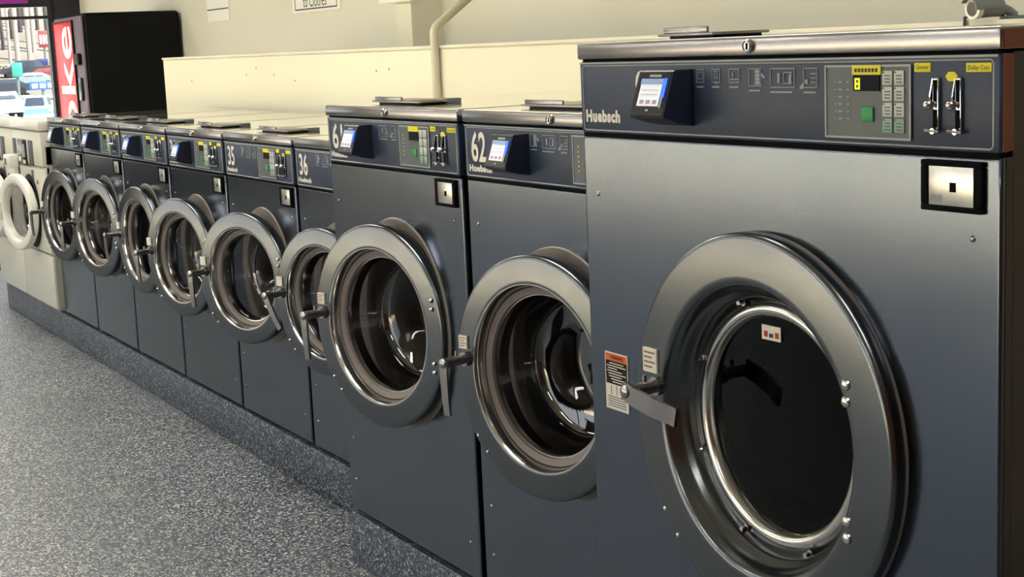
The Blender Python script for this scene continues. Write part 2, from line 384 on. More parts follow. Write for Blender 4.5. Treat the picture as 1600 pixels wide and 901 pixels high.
def make_door(root, W, R, zc, hole_r, yo, th, lever, big=False, dx=0, ring='ring_steel', dy=0):
    """hinged on the right; its local frame sits on the hinge line at the front plane"""
    rh = R+.03; cx = -rh
    f = -yo
    if big:
        prof = [(R*.985, f+.028), (R, f+.020), (R, f+.007), (R*.992, f+.002), (R*.98, f), (R*.97, f-.0004), (R*.785, f-.0028), (R*.77, f-.003), (R*.752, f-.002), (R*.73, f+.003), (R*.72, f+.016), (R*.70, f+.026), (R*.675, f+.030), (R*.665, f+.036), (R*.66, f+.050), (R*.645, f+.058), (R*.60, f+.062), (R*.55, f+.064)]
    else:
        prof = [(R*.96, f+.045), (R*.985, f+.040), (R, f+.026), (R, f+.008), (R*.992, f+.002), (R*.975, f), (R*.965, f-.0004), (R*.80, f-.0022), (R*.785, f-.0026), (R*.772, f-.002)]
    d = MB().lathe(prof, cx, 0, 96).build('door', ring, root, (W/2+rh+dx, dy, zc), ang=50)
    d.rotation_euler = (0, 0, th)
    if big:
        gr = [(R*.635, f+.062), (R*.63, f+.050), (R*.61, f+.045), (R*.575, f+.046), (R*.56, f+.052), (R*.555, f+.064)]
        MB().lathe(gr, cx, 0, 96).build('glass_ring', 'bright_steel', d, ang=50)
        MB().disc(cx, f+.060, 0, R*.557, 64).build('glass_pane', 'dark_glass', d, smooth=False)
        MB().lathe([(R*.555, f+.064), (R*.555, f+.12), (R*.5, f+.14)], cx, 0, 64).build('gasket', 'black', d)
        for k in range(8):
            a = math.radians(22+45*k); c = (cx+R*.655*math.cos(a), f+.057, R*.655*math.sin(a))
            b = MB(); b.tube((c[0], c[1]+.004, c[2]), (c[0], c[1]-.008, c[2]), .0068, n=6); b.tube((c[0], c[1]-.008, c[2]), (c[0], c[1]-.018, c[2]), .004, n=8)
            b.build('bolt', 'chrome', d)
        # small sticker on the pane
        st = MB().box(cx-.040, cx+.004, f+.0575, f+.0590, R*.43, R*.505, .0).build('glass_sticker', 'sticker', d, smooth=False)
        st['label'] = 'white sticker with red marks'
        mk = MB()
        for xx in (cx-.034, cx-.008): mk.box(xx, xx+.008, f+.0568, f+.0575, R*.445, R*.475)
        mk.build('sticker_marks', 'red', d, smooth=False)
        MB().box(cx-.022, cx-.013, f+.0568, f+.0575, R*.445, R*.465).build('sticker_print', 'paper_ink', d, smooth=False)
    else:
        MB().lathe([(R*.773, f-.0022), (R*.762, f-.0020), (R*.750, f+.003), (R*.742, f+.012), (R*.735, f+.034), (R*.66, f+.036)], cx, 0, 96).build('inner_lip', 'bright_steel', d, ang=50)
        MB().lathe([(R*.735, f+.030), (R*.73, f+.026), (R*.672, f+.030), (R*.665, f+.040)], cx, 0, 72).build('gasket', 'gasket', d)
        g = [(R*.665, f+.036), (R*.655, f+.06), (R*.63, f+.13), (R*.60, f+.150), (R*.55, f+.158), (R*.30, f+.162), (.001, f+.163)]
        MB().lathe(g, cx, 0, 72).build('glass_bowl', 'door_glass', d, ang=60)
        MB().lathe([(R*.685, f+.04), (R*.66, f+.05), (R*.655, f+.075), (R*.69, f+.075)], cx, 0, 72).build('glass_clamp', 'bright_steel', d)
    # hinge rivets: two pairs near the hinge side
    for s in (1, -1):
        for q in (0, 1):
            MB().dome((cx+R*(.705 if big else .86), f-.003, s*R*(.325 if big else .30)+(q-.5)*.024*(1 if big else .9)), .0085 if big else .006, .005).build('rivet', 'bright_steel', d)
    for a in (218, 228):
        a = math.radians(a); MB().dome((cx+R*.955*math.cos(a), f-.001, R*.955*math.sin(a)), .004, .003).build('screw', 'chrome', d)
    # handle: pivot post and flat lever
    hx = cx-R*(.775 if big else .855); hz = R*.10 if big else R*.06
    h = MB(); h.tube((hx, f, hz), (hx, f-.012, hz), .016, n=20); h.tube((hx, f-.012, hz), (hx, f-.070, hz), .011, n=16)
    h.tube((hx, f-.030, hz+.010), (hx, f-.030, hz+.022), .0035, n=8)
    h.dome((hx, f-.070, hz), .011, .005)
    la = math.radians(lever); L = .118 if big else .125
    ex = Vector((math.cos(la), 0, math.sin(la))); ez = Vector((-math.sin(la), 0, math.cos(la)))
    pts = [(0, -.066), (.25, -.066), (.6, -.060), (.9, -.047), (1, -.045)] if big else [(0, -.066), (.3, -.066), (.7, -.064), (1, -.061)]
    for (s0, y0_), (s1, y1_) in zip(pts[:-1], pts[1:]):
        vv = []
        for s_, yy in ((s0, y0_), (s1, y1_)):
            hw = .016 if big else .013-.003*s_
            for dyy in (-.003, .003):
                for dz in (-hw, hw): p = Vector((hx, f+yy+dyy, hz))+ex*(s_*L-.008)+ez*dz; vv.append(tuple(p))
        h.add(vv, [(0, 1, 3, 2), (4, 6, 7, 5), (0, 2, 6, 4), (1, 5, 7, 3), (0, 4, 5, 1), (2, 3, 7, 6)])
    h.build('door_handle', 'lid_steel', d, ang=30)
    # instruction sticker above the handle
    sx, sz = (hx-.018, hz+.020) if big else (hx-.006, hz+.022)
    q_ = 1.0 if big else .72; st = MB().box(sx-.020*q_, sx+.018*q_, f-.0056, f-.0010, sz, sz+.040*q_); so = st.build('door_sticker', 'sticker', d, smooth=False); so['label'] = 'small white instruction sticker'
    if R > .25:
        ik = MB()
        for k in range(4): ik.box(sx-.016*q_, sx+(.014-(.008 if k % 2 else 0))*q_, f-.0062, f-.0056, sz+(.032-.008*k)*q_, sz+(.0345-.008*k)*q_)
        ik.build('sticker_print', 'sticker_ink', d, smooth=False)
    return d

def make_washer(x0, y, W, H, zc, R, th, number, label, reader=True, lever=-90, big=False, yo=.022, dx=0, icons=True, lit=True, group=None, coin_worn=False):
    """x0 left edge, y front plane, W body width, H height above the plinth"""
    root = empty('front_load_washer', (x0, y, ZB)); tag(root, label, 'washing machine', group)
    T = lambda z: H+z
    Dp = .80 if not big else 1.05
    if y+Dp > YB-.02: Dp = YB-.02-y
    zp = H-.158                                        # top of the front sheet
    hole = R*.80
    body_m = 'steel'
    # cabinet: open-fronted shell
    c = MB(); t_ = .004
    c.box(0, t_, .02, Dp, .01, H-.03); c.box(W-t_, W, .02, Dp, .01, H-.03); c.box(0, W, Dp-t_, Dp, .01, H-.03); c.box(0, W, .02, Dp, .01, .014)
    c.build('cabinet', 'black' if not big else 'brown_shaded', root, smooth=False)  # sides coloured dark to stand in for shade between the machines
    cxm = W/2+dx
    panel_with_hole(0, W, .01, zp, 0, cxm, zc-ZB, hole, .004, .022).build('front_panel', body_m, root, ang=60)
    if big:
        MB().box(W-.0005, W+.0012, .008, .020, .012, zp).build('side_flange', 'brown_shaded', root, smooth=False)
        MB().box(W-.0005, W+.0012, .002, .020, H-.15, H-.032).build('side_flange', 'brown_reflection', root, smooth=False)
    # kick strip shadow gap
    MB().box(.01, W-.01, .012, .03, 0, .012).build('foot_strip', 'seam', root, smooth=False)
    # tub and drum behind the opening
    MB().lathe([(R*(1.0 if big else 1.035), -.0005), (R*(.99 if big else 1.025), -.004), (hole+.002, -.004), (hole-.002, .0), (hole-.004, .06)], cxm, zc-ZB, 72).build('tub_ring', 'taupe', root)
    MB().lathe([(hole-.004, .02), (hole-.006, .12), (hole+.03, .13), (hole+.03, .5), (hole*.5, .52), (.001, .52)], cxm, zc-ZB, 48).build('drum', 'drum', root)
    # lid with lock
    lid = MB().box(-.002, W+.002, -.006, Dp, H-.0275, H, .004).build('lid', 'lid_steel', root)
    MB().box(.003, W-.003, .0, Dp-.005, H, H+.0008).build('lid_gleam', 'lid_steel_lit', lid, smooth=False)  # added sheet that gives the lid's top its bright reflection
    if big: MB().box(W+.0016, W+.0032, 0, Dp-.01, H-.0255, H-.003).build('lid_side', 'brown_reflection', lid, smooth=False)  # thin strip carrying the brown reflection along the lid's side
    lk = MB(); lx = W*.5; lk.lathe([(.0105, 0), (.0105, -.004), (.008, -.007), (.0065, -.005), (.001, -.005)], lx, H-.0135, 24, y0=-.006)
    lo = lk.build('lock', 'chrome', lid); MB().box(lx-.0013, lx+.0013, -.0122, -.011, H-.0185, H-.0085).build('keyhole', 'seam', lid, smooth=False)
    # soap hopper on the lid
    he = .27 if big else .40; hop = MB().box(.135, he-.015, .095, .195, H, H+.005).build('soap_hopper', 'black', root, smooth=False)  # black base stands in for the shadowed gap under the hopper lid
    MB().box(.12, he, .08, .20, H+.005, H+.010, .002).build('hopper_lid', 'lid_steel', hop)
    MB().box(.13, min(.29, he-.02), .085, .091, H+.010, H+.020, .0015).build('hopper_lip', 'lid_steel', hop)
    if not big: MB().box(.375, .402, .165, .204, H+.001, H+.013, .002).build('hopper_hinge', 'hose_grey', hop)
    # control panel
    p0, p1 = T(-.153), T(-.0315)
    cp = MB().box(.001, W-.001, -.003, .018, p0, p1, .004).build('control_panel', 'panel', root)
    MB().box(.004, W-.004, .0, .012, T(-.160), p0).build('shadow_gap', 'seam', root, smooth=False)
    MB().box(.003, W-.003, .003, .012, p1, T(-.0276)).build('shadow_gap', 'seam', root, smooth=False)
    MB().path(rr_path(.012, W-.010, T(-.148), T(-.0385), -.003, .006), .0013, 6).build('border_line', 'line', cp)
    MB().box(.003, W-.003, -.0042, -.003, T(-.0355), T(-.0325)).build('edge_strip', 'line', cp, smooth=False)
    yf = -.0032
    nl = .171 if big else .035
    if number: text_mesh(number, nl, nl+(.036 if big else .068), T(-.116), T(-.047), yf-.0006, bold=.02).build('number', 'print_white', cp, smooth=False)
    bx = .019 if big else .022
    text_mesh('Huebsch', bx, bx+.105, T(-.1345 if big else -.138), T(-.113 if big else -.1225), yf-.0006, bold=.055, spacing=1.12).build('brand_lettering', 'print_white', cp, smooth=False)
    rx = .331 if big else .292                          # right side of the card reader
    kR = W-.147; kL = kR-.161                           # keypad plate
    # pictograms between reader and keypad
    if icons:
        ik = ICONS6; sh = 0
        sel = range(6)
        if not big:
            sh = kL-.64+(.0 if W > .7 else -.005); sel = [k for k in range(6) if ICONS6[k][0]+sh > (rx+.005 if reader else .14)]
        for k in sel:
            mb = MB(); a, b_, zb_ = ICONS6[k]; pictogram(mb, a+sh, b_+sh, T(-.046), T(zb_), yf, k); mb.build('pictogram', 'print_grey', cp, smooth=False)
    # keypad plate
    kp = MB().box(kL, kR, yf-.002, yf, T(-.140), T(-.0445)).build('keypad', 'keypad', root, smooth=False)
    y_ = yf-.002
    frame_mb(MB(), kL-.0015, kR+.0015, T(-.1415), T(-.043), y_, .0028, .0015).build('keypad_frame', 'line', kp, smooth=False)
    MB().box(kL+.056, kL+.106, y_-.002, y_, T(-.0775), T(-.0565)).build('display', 'display', kp, smooth=False)
    if lit and big:
        dg = MB(); a, b_, zt, zb_ = kL+.0600, kL+.0690, T(-.0605), T(-.0755); m_ = (zt+zb_)/2; t_ = .0022
        for q in ((a, b_, zt-t_, zt), (a, b_, m_-t_/2, m_+t_/2), (a, b_, zb_, zb_+t_), (a, a+t_, zb_, zt), (b_-t_, b_, zb_, zt)): dg.box(q[0], q[1], y_-.0028, y_-.002, q[2], q[3])
        dg.build('display_digit', 'digit', kp, smooth=False)
    MB().box(kL+.055, kL+.109, y_-.0028, y_-.0008, T(-.056), T(-.0435)).build('yellow_label', 'yellow', kp, smooth=False)
    if big:
        lp = MB()
        for q in range(7): lp.box(kL+.060+.0065*q, kL+.0645+.0065*q, y_-.0032, y_-.0028, T(-.0525), T(-.0475))
        lp.build('label_print', 'ink', kp, smooth=False)
    g_ = MB().box(kL+.072, kL+.094, y_-.003, y_, T(-.1185), T(-.0985), .001).build('start_button', 'green', kp); g_['label'] = 'green start button'
    for r_ in range(4):
        for c_ in range(2):
            a = kL+.1115+.0215*c_; z1 = T(-.051-.0207*r_)
            kk = MB().box(a, a+.0178, y_-.0022, y_, z1-.0188, z1, .0006); kk = kk.build('key', 'key' if r_ < 3 else 'key_teal', kp)
            if big:
                km = MB()
                for q in range(3): km.box(a+.0045, a+.0145, y_-.0026, y_-.0022, z1-.0072-.0042*q, z1-.0056-.0042*q)
                km.box(a+.001, a+.004, y_-.0026, y_-.0022, z1-.003, z1-.001)
                km.build('key_print', 'keypad', kp, smooth=False)
    for q in range(6):
        MB().dome((kL+.020, y_, T(-.066-.0098*q)), .002, .001, n=8, m=2).build('indicator_lamp', 'line' if big else 'yellow', kp)
        if big:
            MB().box(kL+.025, kL+.033, y_-.0006, y_, T(-.0672-.0098*q), T(-.0648-.0098*q)).build('indicator_print', 'print_grey', kp, smooth=False)
            MB().box(kL+.042, kL+.047, y_-.0006, y_, T(-.0672-.0098*q), T(-.0648-.0098*q)).build('indicator_print', 'print_grey', kp, smooth=False)
    # yellow stickers
    for a, b_, z1, z0, tx in ((W-.141, W-.113, -.0415, -.053, 'Quarter'), (W-.053, W-.0125, -.0425, -.0535, 'Dollar Coin')):
        s_ = MB().box(a, b_, yf-.0012, yf, T(z0), T(z1)).build('coin_label', 'yellow', root, smooth=False); s_['label'] = 'yellow coin label'
        if W > .7: text_mesh(tx, a+.003, b_-.003, T(z0)+.0025, T(z1)-.0025, yf-.0016, bold=.0).build('label_print', 'ink', s_, smooth=False)
    hx = W-.077; hz = T(-.059)
    MB().prism([(hx+.0105*math.cos(PI/3*k), hz+.0068*math.sin(PI/3*k)) for k in range(6)], 1, yf-.0015, yf).build('hexagon_label', 'yellow', root, smooth=False)
    # coin mechanisms
    for sx in (W-.100, W-.062):
        cs = MB(); cs.box(sx-.0045, sx+.0045, yf-.006, yf, T(-.128), T(-.060), .002); cs = cs.build('coin_slot', 'chrome', root)
        MB().box(sx-.0028, sx+.0028, yf-.0068, yf-.006, T(-.090), T(-.063)).build('slot_opening', 'seam', cs, smooth=False)
        MB().prism([(yf-.004, T(-.062)), (yf-.006, T(-.061)), (yf-.011, T(-.084)), (yf-.010, T(-.089)), (yf-.004, T(-.089))], 0, sx-.0058, sx-.0040).build('slot_guard', 'chrome', cs, smooth=False)
        kb = MB(); kb.tube((sx-.004, yf, T(-.094)), (sx-.004, yf-.014, T(-.094)), .0035, n=10); kb.dome((sx-.004, yf-.014, T(-.094)), .0062, .007); kb.dome((sx-.004, yf-.014, T(-.094)), .0062, .004, (0, 1, 0)); kb.build('coin_knob', 'chrome', cs)
        MB().box(sx-.0034, sx+.0034, yf-.0068, yf-.006, T(-.123), T(-.100)).build('slot_opening', 'seam', cs, smooth=False)
        bb = MB(); bb.tube((sx-.013, yf-.010, T(-.126)), (sx+.011, yf-.010, T(-.1275)), .0026, n=8); bb.tube((sx, yf, T(-.127)), (sx, yf-.012, T(-.127)), .004, n=10); bb.build('return_lever', 'chrome', cs)
    # coin box door
    c0, c1 = W-.128, W-.026
    cb = MB(); fw = .013
    za, zb_ = T(-.229), T(-.164)
    for q in ((c0, c1, zb_-fw*.6, zb_), (c0, c1, za, za+fw*.6), (c0, c0+fw, za+fw*.6, zb_-fw*.6), (c1-fw, c1, za+fw*.6, zb_-fw*.6)): cb.box(q[0], q[1], -.007, .004, q[2], q[3], .0015)
    cb = cb.build('coin_box', 'seam', root)
    MB().box(c0+fw, c1-fw, -.006, -.001, za+fw*.55, zb_-fw*.55, .0012).build('coin_door', 'coin_steel', cb)
    MB().box((c0+c1)/2-.001, (c0+c1)/2+.009, -.0068, -.006, (za+zb_)/2-.007, (za+zb_)/2+.005).build('keyhole', 'seam', cb, smooth=False)
    # sheet screws
    for sx, sz in ((.043, H-.259), (W-.045, H-.261), (.043, .22), (W-.045, .10), (.043, .10)):
        MB().dome((sx, 0, sz), .0045, .003, n=10).build('screw', 'lid_steel', root)
    # card reader
    if reader:
        rl = rx-.091
        r_ = MB().prism([(yf, T(-.046)), (-.038, T(-.046)), (-.041, T(-.048)), (-.063, T(-.114)), (-.061, T(-.119)), (-.034, T(-.128)), (yf, T(-.134))], 0, rl, rx)
        rd = r_.build('card_reader', 'reader', root, ang=25)
        # tilted face: from (-.041,-.048) to (-.063,-.114)
        fa = Vector((0, -.041, T(-.048))); fb = Vector((0, -.063, T(-.114))); dn = (fb-fa); nrm = Vector((0, dn.z, -dn.y)).normalized()
        if nrm.y > 0: nrm = -nrm
        def face(u0_, u1_, v0_, v1_, off, name, m_):
            q = [];
            for o_ in (off-.0008, off):
                for v_ in (v0_, v1_):
                    for u_ in (u0_, u1_): p = fa+dn*v_+nrm*o_; q.append((rl+(rx-rl)*u_, p.y, p.z))
            return MB().add(q, [(0, 1, 3, 2), (4, 6, 7, 5), (0, 4, 5, 1), (2, 3, 7, 6), (0, 2, 6, 4), (1, 5, 7, 3)]).build(name, m_, rd, smooth=False)
        face(.03, .97, .02, .97, .0008, 'reader_bezel', 'black_gloss')
        face(.16, .79, .17, .80, .0016, 'screen', 'screen')
        face(.16, .79, .17, .30, .0024, 'screen_banner', 'screen_bar')
        for k in range(3): face(.24+.19*k, .35+.19*k, .66, .75, .0024, 'screen_icon', 'screen_icon')
        for k in range(2): face(.22, .72, .42+.1*k, .435+.1*k, .0024, 'screen_line', 'key')
        face(.37, .70, .07, .13, .0016, 'reader_logo', 'print_grey')
        face(.46, .54, .87, .92, .0016, 'reader_mark', 'print_grey')
        face(.83, .91, .16, .60, .0024, 'light_strip', 'blue_led' if lit else 'blue_dim')
        face(.83, .89, .60, .84, .0024, 'light_strip', 'print_grey')
    make_door(root, W, R, zc-ZB, hole, yo, math.radians(th), lever, big, dx)
    return root

def lbl(n, extra): return 'stainless steel front-load washer numbered %s, %s' % (n, extra)
P30 = .68; W30 = .656; H30 = 1.0245
g30 = None
spec30 = [('31', 9.7, .02, 0, 'card reader, door ajar, next to the white washer'), ('32', 12.9, .012, .02, 'card reader, door ajar, between 31 and 33'),
          ('33', 5.9, .03, -.01, 'card reader, door barely ajar'), ('34', 14.5, .032, -.015, 'card reader, door ajar, beside 35'),
          ('35', 19.6, .014, .015, 'no card reader, door ajar'), ('36', 15.0, .02, 0, 'no card reader, beside the taller washer 61')]
for k, (n, th, yo, dx, ex) in enumerate(spec30):
    make_washer(k*P30+.012, 0, W30, H30, .70, .227, th, n, lbl(n, ex), reader=k < 4, lever=-90 if k != 5 else -58, yo=yo, dx=dx, lit=k > 0)
H61 = 1.148
make_washer(4.112, Y1, .768, H61, .757, .261, 12.9, '61', lbl('61', 'tall, door ajar, card reader'), yo=.012, dx=.02)
make_washer(4.908, Y1, .780, H61, .757, .261, 11.0, '62', lbl('62', 'tall, door ajar, beside the largest washer'), yo=.022, dx=.005)
big = make_washer(5.725, Y2, .946, 1.287, .855, .302, 0.2, '8', 'largest stainless steel front-load washer with closed door and lever handle', big=True, lever=-14, yo=.028, dx=.015)
# warning label on the big machine
lb = empty
wl = MB().box(.050, .117, -.0012, .0, 1.287-.637, 1.287-.538).build('warning_label', 'black', big, smooth=False); wl['label'] = 'orange, black and white warning label'
zt = 1.287-.538
MB().box(.050, .117, -.0018, -.0012, zt-.013, zt).build('label_header', 'orange', wl, smooth=False)
MB().box(.050, .117, -.0018, -.0012, zt-.099, zt-.055).build('label_table', 'sticker', wl, smooth=False)
text_mesh('WARNING', .066, .106, zt-.010, zt-.003, -.0021, bold=.01).build('label_print', 'black', wl, smooth=False)
pr = MB()
for k, (a, b_) in enumerate(((.062, .105), (.054, .112), (.056, .085), (.054, .1), (.058, .112), (.06, .098), (.066, .112), (.07, .1))): pr.box(a, b_, -.0016, -.0012, zt-.0185-.0047*k, zt-.0168-.0047*k)
pr.build('label_print', 'sticker', wl, smooth=False)
pr = MB()
for k in range(5): pr.box(.056, .112, -.0024, -.0018, zt-.078-.0042*k, zt-.0765-.0042*k)
pr.box(.066, .0672, -.0024, -.0018, zt-.074, zt-.058); pr.box(.083, .0842, -.0024, -.0018, zt-.074, zt-.056)
pr.build('label_print', 'keypad', wl, smooth=False)
for o_ in MB(),:
    fr_ = frame_mb(o_, .0485, .1185, zt-.1005, zt+.0015, -.0002, .0015, .0016)
    fr_.build('label_edge', 'sticker', wl, smooth=False)
text_mesh('XX645', .833, .855, 1.287-.2165, 1.287-.2075, -.0067, bold=0).build('door_print', 'print_grey', big, smooth=False)

# ------------------------------------------------------------------ white washers at the end of the row
def white_washer(x0, W, th, label):
    y = -.035; H = 1.003
    root = empty('white_washer', (x0, y, ZB)); tag(root, label, 'washing machine')
    c = MB(); R = .205; zc = .515
    c.box(0, .01, .02, .78, .01, H-.14); c.box(W-.01, W, .02, .78, .01, H-.14); c.box(0, W, .77, .78, .01, H-.14); c.box(0, W, .02, .78, H-.145, H-.135); c.box(0, W, .02, .78, .005, .015); c.build('cabinet', 'white_enamel', root, smooth=False)
    panel_with_hole(0, W, .30, .76, 0, W/2, zc, .165, .018, .03).build('front_panel', 'white_enamel', root, ang=60)
    MB().box(0, W, .002, .03, .01, .296, .014).build('lower_panel', 'white_enamel', root)
    MB().box(0, W, -.004, .09, .764, H-.056, .012).build('control_panel', 'white_enamel', root)
    MB().box(-.001, W+.001, -.010, .10, H-.052, H, .010).build('lid', 'white_plastic', root)
    # card reader/display window with details
    d = MB().box(W*.24, W*.53, -.010, -.003, H-.245, H-.105, .003).build('display_panel', 'black_gloss', root)
    MB().box(W*.27, W*.34, -.0125, -.010, H-.225, H-.20, .0).build('display_button', 'white_plastic', d, smooth=False)
    MB().box(W*.41, W*.49, -.0125, -.010, H-.20, H-.13).build('display_screen', 'print_grey', d, smooth=False)
    MB().box(W*.42, W*.49, -.0125, -.010, H-.235, H-.215).build('display_button', 'white_plastic', d, smooth=False)
    MB().box(W*.59, W*.74, -.007, -.003, H-.24, H-.105, .002).build('key_strip', 'hose_grey', root)
    MB().box(W*.05, W*.16, -.007, -.003, H-.19, H-.105, .002).build('key_strip', 'hose_grey', root)
    cb = MB().box(-.02, W*.19, -.055, -.004, H-.265, H-.195, .006).build('coin_box', 'white_plastic', root)
    MB().box(W*.03, W*.08, -.0565, -.055, H-.25, H-.215).build('coin_slot', 'hose_grey', cb, smooth=False)
    MB().box(W*.14, W*.20, -.004, .0, .66, .74, .001).build('soap_drawer_handle', 'hose_grey', root)
    MB().box(W*.60, W*.66, -.003, .0, .67, .74, .001).build('badge', 'hose_grey', root)
    MB().dome((W*.78, 0, .68), .012, .006).build('lock', 'hose_grey', root)
    MB().lathe([(R*.97, -.001), (R*.95, -.006), (.17, -.006), (.163, 0), (.155, .06)], W/2, zc, 64).build('tub_ring', 'black', root)
    MB().lathe([(.16, .03), (.17, .13), (.2, .14), (.2, .45), (.001, .46)], W/2, zc, 40).build('drum', 'drum', root)
    rh = R+.03; cx = -rh; f = -.045
    dr = MB().lathe([(R*.9, f+.05), (R, f+.035), (R, f+.012), (R*.97, f+.002), (R*.9, f), (R*.80, f), (R*.75, f+.006), (R*.72, f+.03), (R*.68, f+.032)], cx, 0, 80).build('door', 'white_plastic', root, (W/2+rh, 0, zc), ang=50)
    dr.rotation_euler = (0, 0, math.radians(th))
    MB().lathe([(R*.69, f+.032), (R*.67, f+.06), (R*.62, f+.12), (R*.55, f+.14), (.001, f+.145)], cx, 0, 64).build('glass_bowl', 'door_glass', dr, ang=60)
    MB().lathe([(R*.735, f+.028), (R*.70, f+.02), (R*.675, f+.035)], cx, 0, 64).build('inner_ring', 'white_enamel', dr)
    h = MB().box(cx-R*.93, cx-R*.80, f-.014, f+.004, -.05, .05, .006); h.build('door_handle', 'white_plastic', dr)
    return root
white_washer(-.735, .70, 12.6, 'white front-load washer with open round door beside steel washer 31')
white_washer(-1.45, .70, 12.6, 'white front-load washer at the outer end of the plinth')

# ------------------------------------------------------------------ vending machine
VY, VB, VX0, VX1, VH = 1.24, 2.03, -4.936, -4.044, 1.83
vm = empty('vending_machine', (VX0, VY, 0)); tag(vm, 'black drink vending machine with red lit sign front against grey wall', 'vending machine')
VW = VX1-VX0
MB().box(0, VW, .022, VB-VY, .02, VH, .03, 3).build('cabinet', 'vend_black', vm)
MB().box(.005, VW-.012, 0, .02, .06, VH-.02, .012).build('front_door', 'vend_grey', vm)
sg = MB().box(.02, VW*.70, -.012, 0, .25, VH-.06, .008).build('sign_panel', 'vend_red', vm); sg['label'] = 'red backlit sign panel with white lettering'
e_top = atY(100, 42, VY).z
text_mesh('Coke', .14, VW*.66, .42, e_top, -.0135, bold=.008, rot=True).build('sign_lettering', 'vend_white', vm, smooth=False)
fr_ = MB(); frame_mb(fr_, .008, VW*.715, .235, VH-.045, 0, .014, .016); fr_.build('sign_frame', 'black', vm, smooth=False)
MB().box(VW*.78, VW*.92, -.03, 0, 1.43, 1.52, .01).build('coin_mechanism', 'black', vm)
MB().box(VW*.80, VW*.90, -.02, 0, 1.15, 1.33, .006).build('card_slot', 'black_gloss', vm)
for k in range(4): MB().box(VW*.76, VW*.95, -.008, 0, .80+.07*k, .85+.07*k, .004).build('select_button', 'print_grey', vm)
MB().box(VW*.74, VW*.97, -.015, 0, .35, .55, .006).build('delivery_door', 'black', vm)
for xx in (.08, VW-.08):
    for yy in (.12, .7): MB().tube((xx, yy, 0), (xx, yy, .03), .025).build('foot', 'black', vm)

# ------------------------------------------------------------------ wall signs, conduit, cctv, floor mat, banner
def wall_sign(pxa, pya, pxb, pyb, ztop, label, body, name):
    a = atY(pxa, pya, YW); b = atY(pxb, pyb, YW)
    s = MB().box(a.x, b.x, YW-.006, YW-.001, (a.z+b.z)/2, ztop).build(name, 'paper', None, smooth=False); tag(s, label, 'sign')
    body(s, a.x, b.x, (a.z+b.z)/2); return s
def s1(s, a, b, z): MB().box(a+.01, b-.01, YW-.0075, YW-.006, z+.085, z+.093).build('printed_line', 'paper_ink', s, smooth=False)
wall_sign(326, 34, 360, 32, 2.28, 'narrow white paper notice on grey wall near the vending machine', s1, 'paper_notice')
def s2(s, a, b, z):
    frame_mb(MB(), a+.045, b-.045, z+.018, 2.17, YW-.006, .008, .001).build('printed_border', 'paper_ink', s, smooth=False)
    text_mesh('to Clothes', a+.19, b-.21, z+.034, z+.115, YW-.0072, bold=.0).build('sign_lettering', 'paper_ink', s, smooth=False)
wall_sign(459, 21, 533, 15, 2.22, 'wide white printed sign with dark border on grey wall', s2, 'wall_sign')
a = atY(597, 5, 1.855); b = atY(655, 2, 1.855)
tag(MB().box(a.x, min(b.x, pb+.05), 1.835, 1.855, a.z-.004, a.z+.25).build('notice_board', 'paper', None, smooth=False), 'white board fixed to the pilaster above the cream partition', 'notice board')

c0 = atY(683, 150, YB-.018); c1 = atY(682.5, 44, YB-.018); c2 = atY(735, -6, 1.12)
pts = [Vector((c0.x, YB-.018, 1.0)), Vector((c0.x, YB-.018, c1.z-.03))]
for t in (.15, .3, .5, .7, .85, 1): 
    pA = Vector((c0.x, YB-.018, c1.z-.03)); pB = Vector((c0.x, YB-.018, c1.z)); pC = pB+(c2-pB)*.12
    pts.append(pA*(1-t)**2+pB*2*t*(1-t)+pC*t*t)
pts.append(c2+(c2-pts[-1])*2.2)
cdt = MB().path(pts, .0165, 14).build('conduit_pipe', 'conduit'); tag(cdt, 'cream painted conduit pipe bending over the top of the cream partition', 'pipe')
for z_ in (1.10,): MB().box(c0.x-.03, c0.x+.03, YB-.036, YB-.001, z_, z_+.018, .003).build('pipe_strap', 'conduit', cdt)

# security camera standing on the partition
cc = atY(1530, 16, .90); cr = empty('security_camera', (cc.x+.12, .93, 1.4545)); tag(cr, 'grey bullet security camera standing on the partition ledge', 'camera')
fwd = Vector((-.06, -1, -.05)).normalized()
p0 = atY(1521, 14, .82) - Vector((cc.x+.12, .93, 1.4545)); p0 = Vector(p0); bk = p0-fwd*.075
MB().tube(bk, p0, .022, .022, n=28).build('camera_body', 'cctv', cr)
rim = MB().tube(p0-fwd*.010, p0+fwd*.004, .0232, .0232, n=28, caps=False); rim.tube(p0+fwd*.004, p0+fwd*.0045, .0232, .0165, n=28, caps=False); rim.build('white_rim', 'cctv_white', cr)
MB().tube(p0, p0+fwd*.0042, .0172, .0168, n=24).build('lens_window', 'black_gloss', cr)
side = fwd.cross(Vector((0, 0, 1))).normalized(); upv = side.cross(fwd); sv = []; n_ = 12
for s_ in (-.06, .016):
    for rr in (.0245, .027):
        for i in range(n_+1): t = math.radians(35+150*i/n_); sv.append(p0+fwd*s_+side*(rr*math.cos(t))+upv*(rr*math.sin(t)))
m_ = n_+1; ff = []
for i in range(n_): ff += [(i, i+1, 2*m_+i+1, 2*m_+i), (m_+i, 3*m_+i, 3*m_+i+1, m_+i+1), (i, m_+i, m_+i+1, i+1), (2*m_+i, 2*m_+i+1, 3*m_+i+1, 3*m_+i)]
MB().add(sv, ff).build('sun_shield', 'cctv', cr)
br = MB(); br.path([bk+Vector((0, 0, 0)), bk-fwd*.03+Vector((0, 0, -.012)), Vector((bk.x-fwd.x*.045, bk.y-fwd.y*.045, .01)), Vector((bk.x-fwd.x*.045, bk.y-fwd.y*.045, .004))], .011, 10); br.lathe
br.build('bracket', 'cctv', cr)
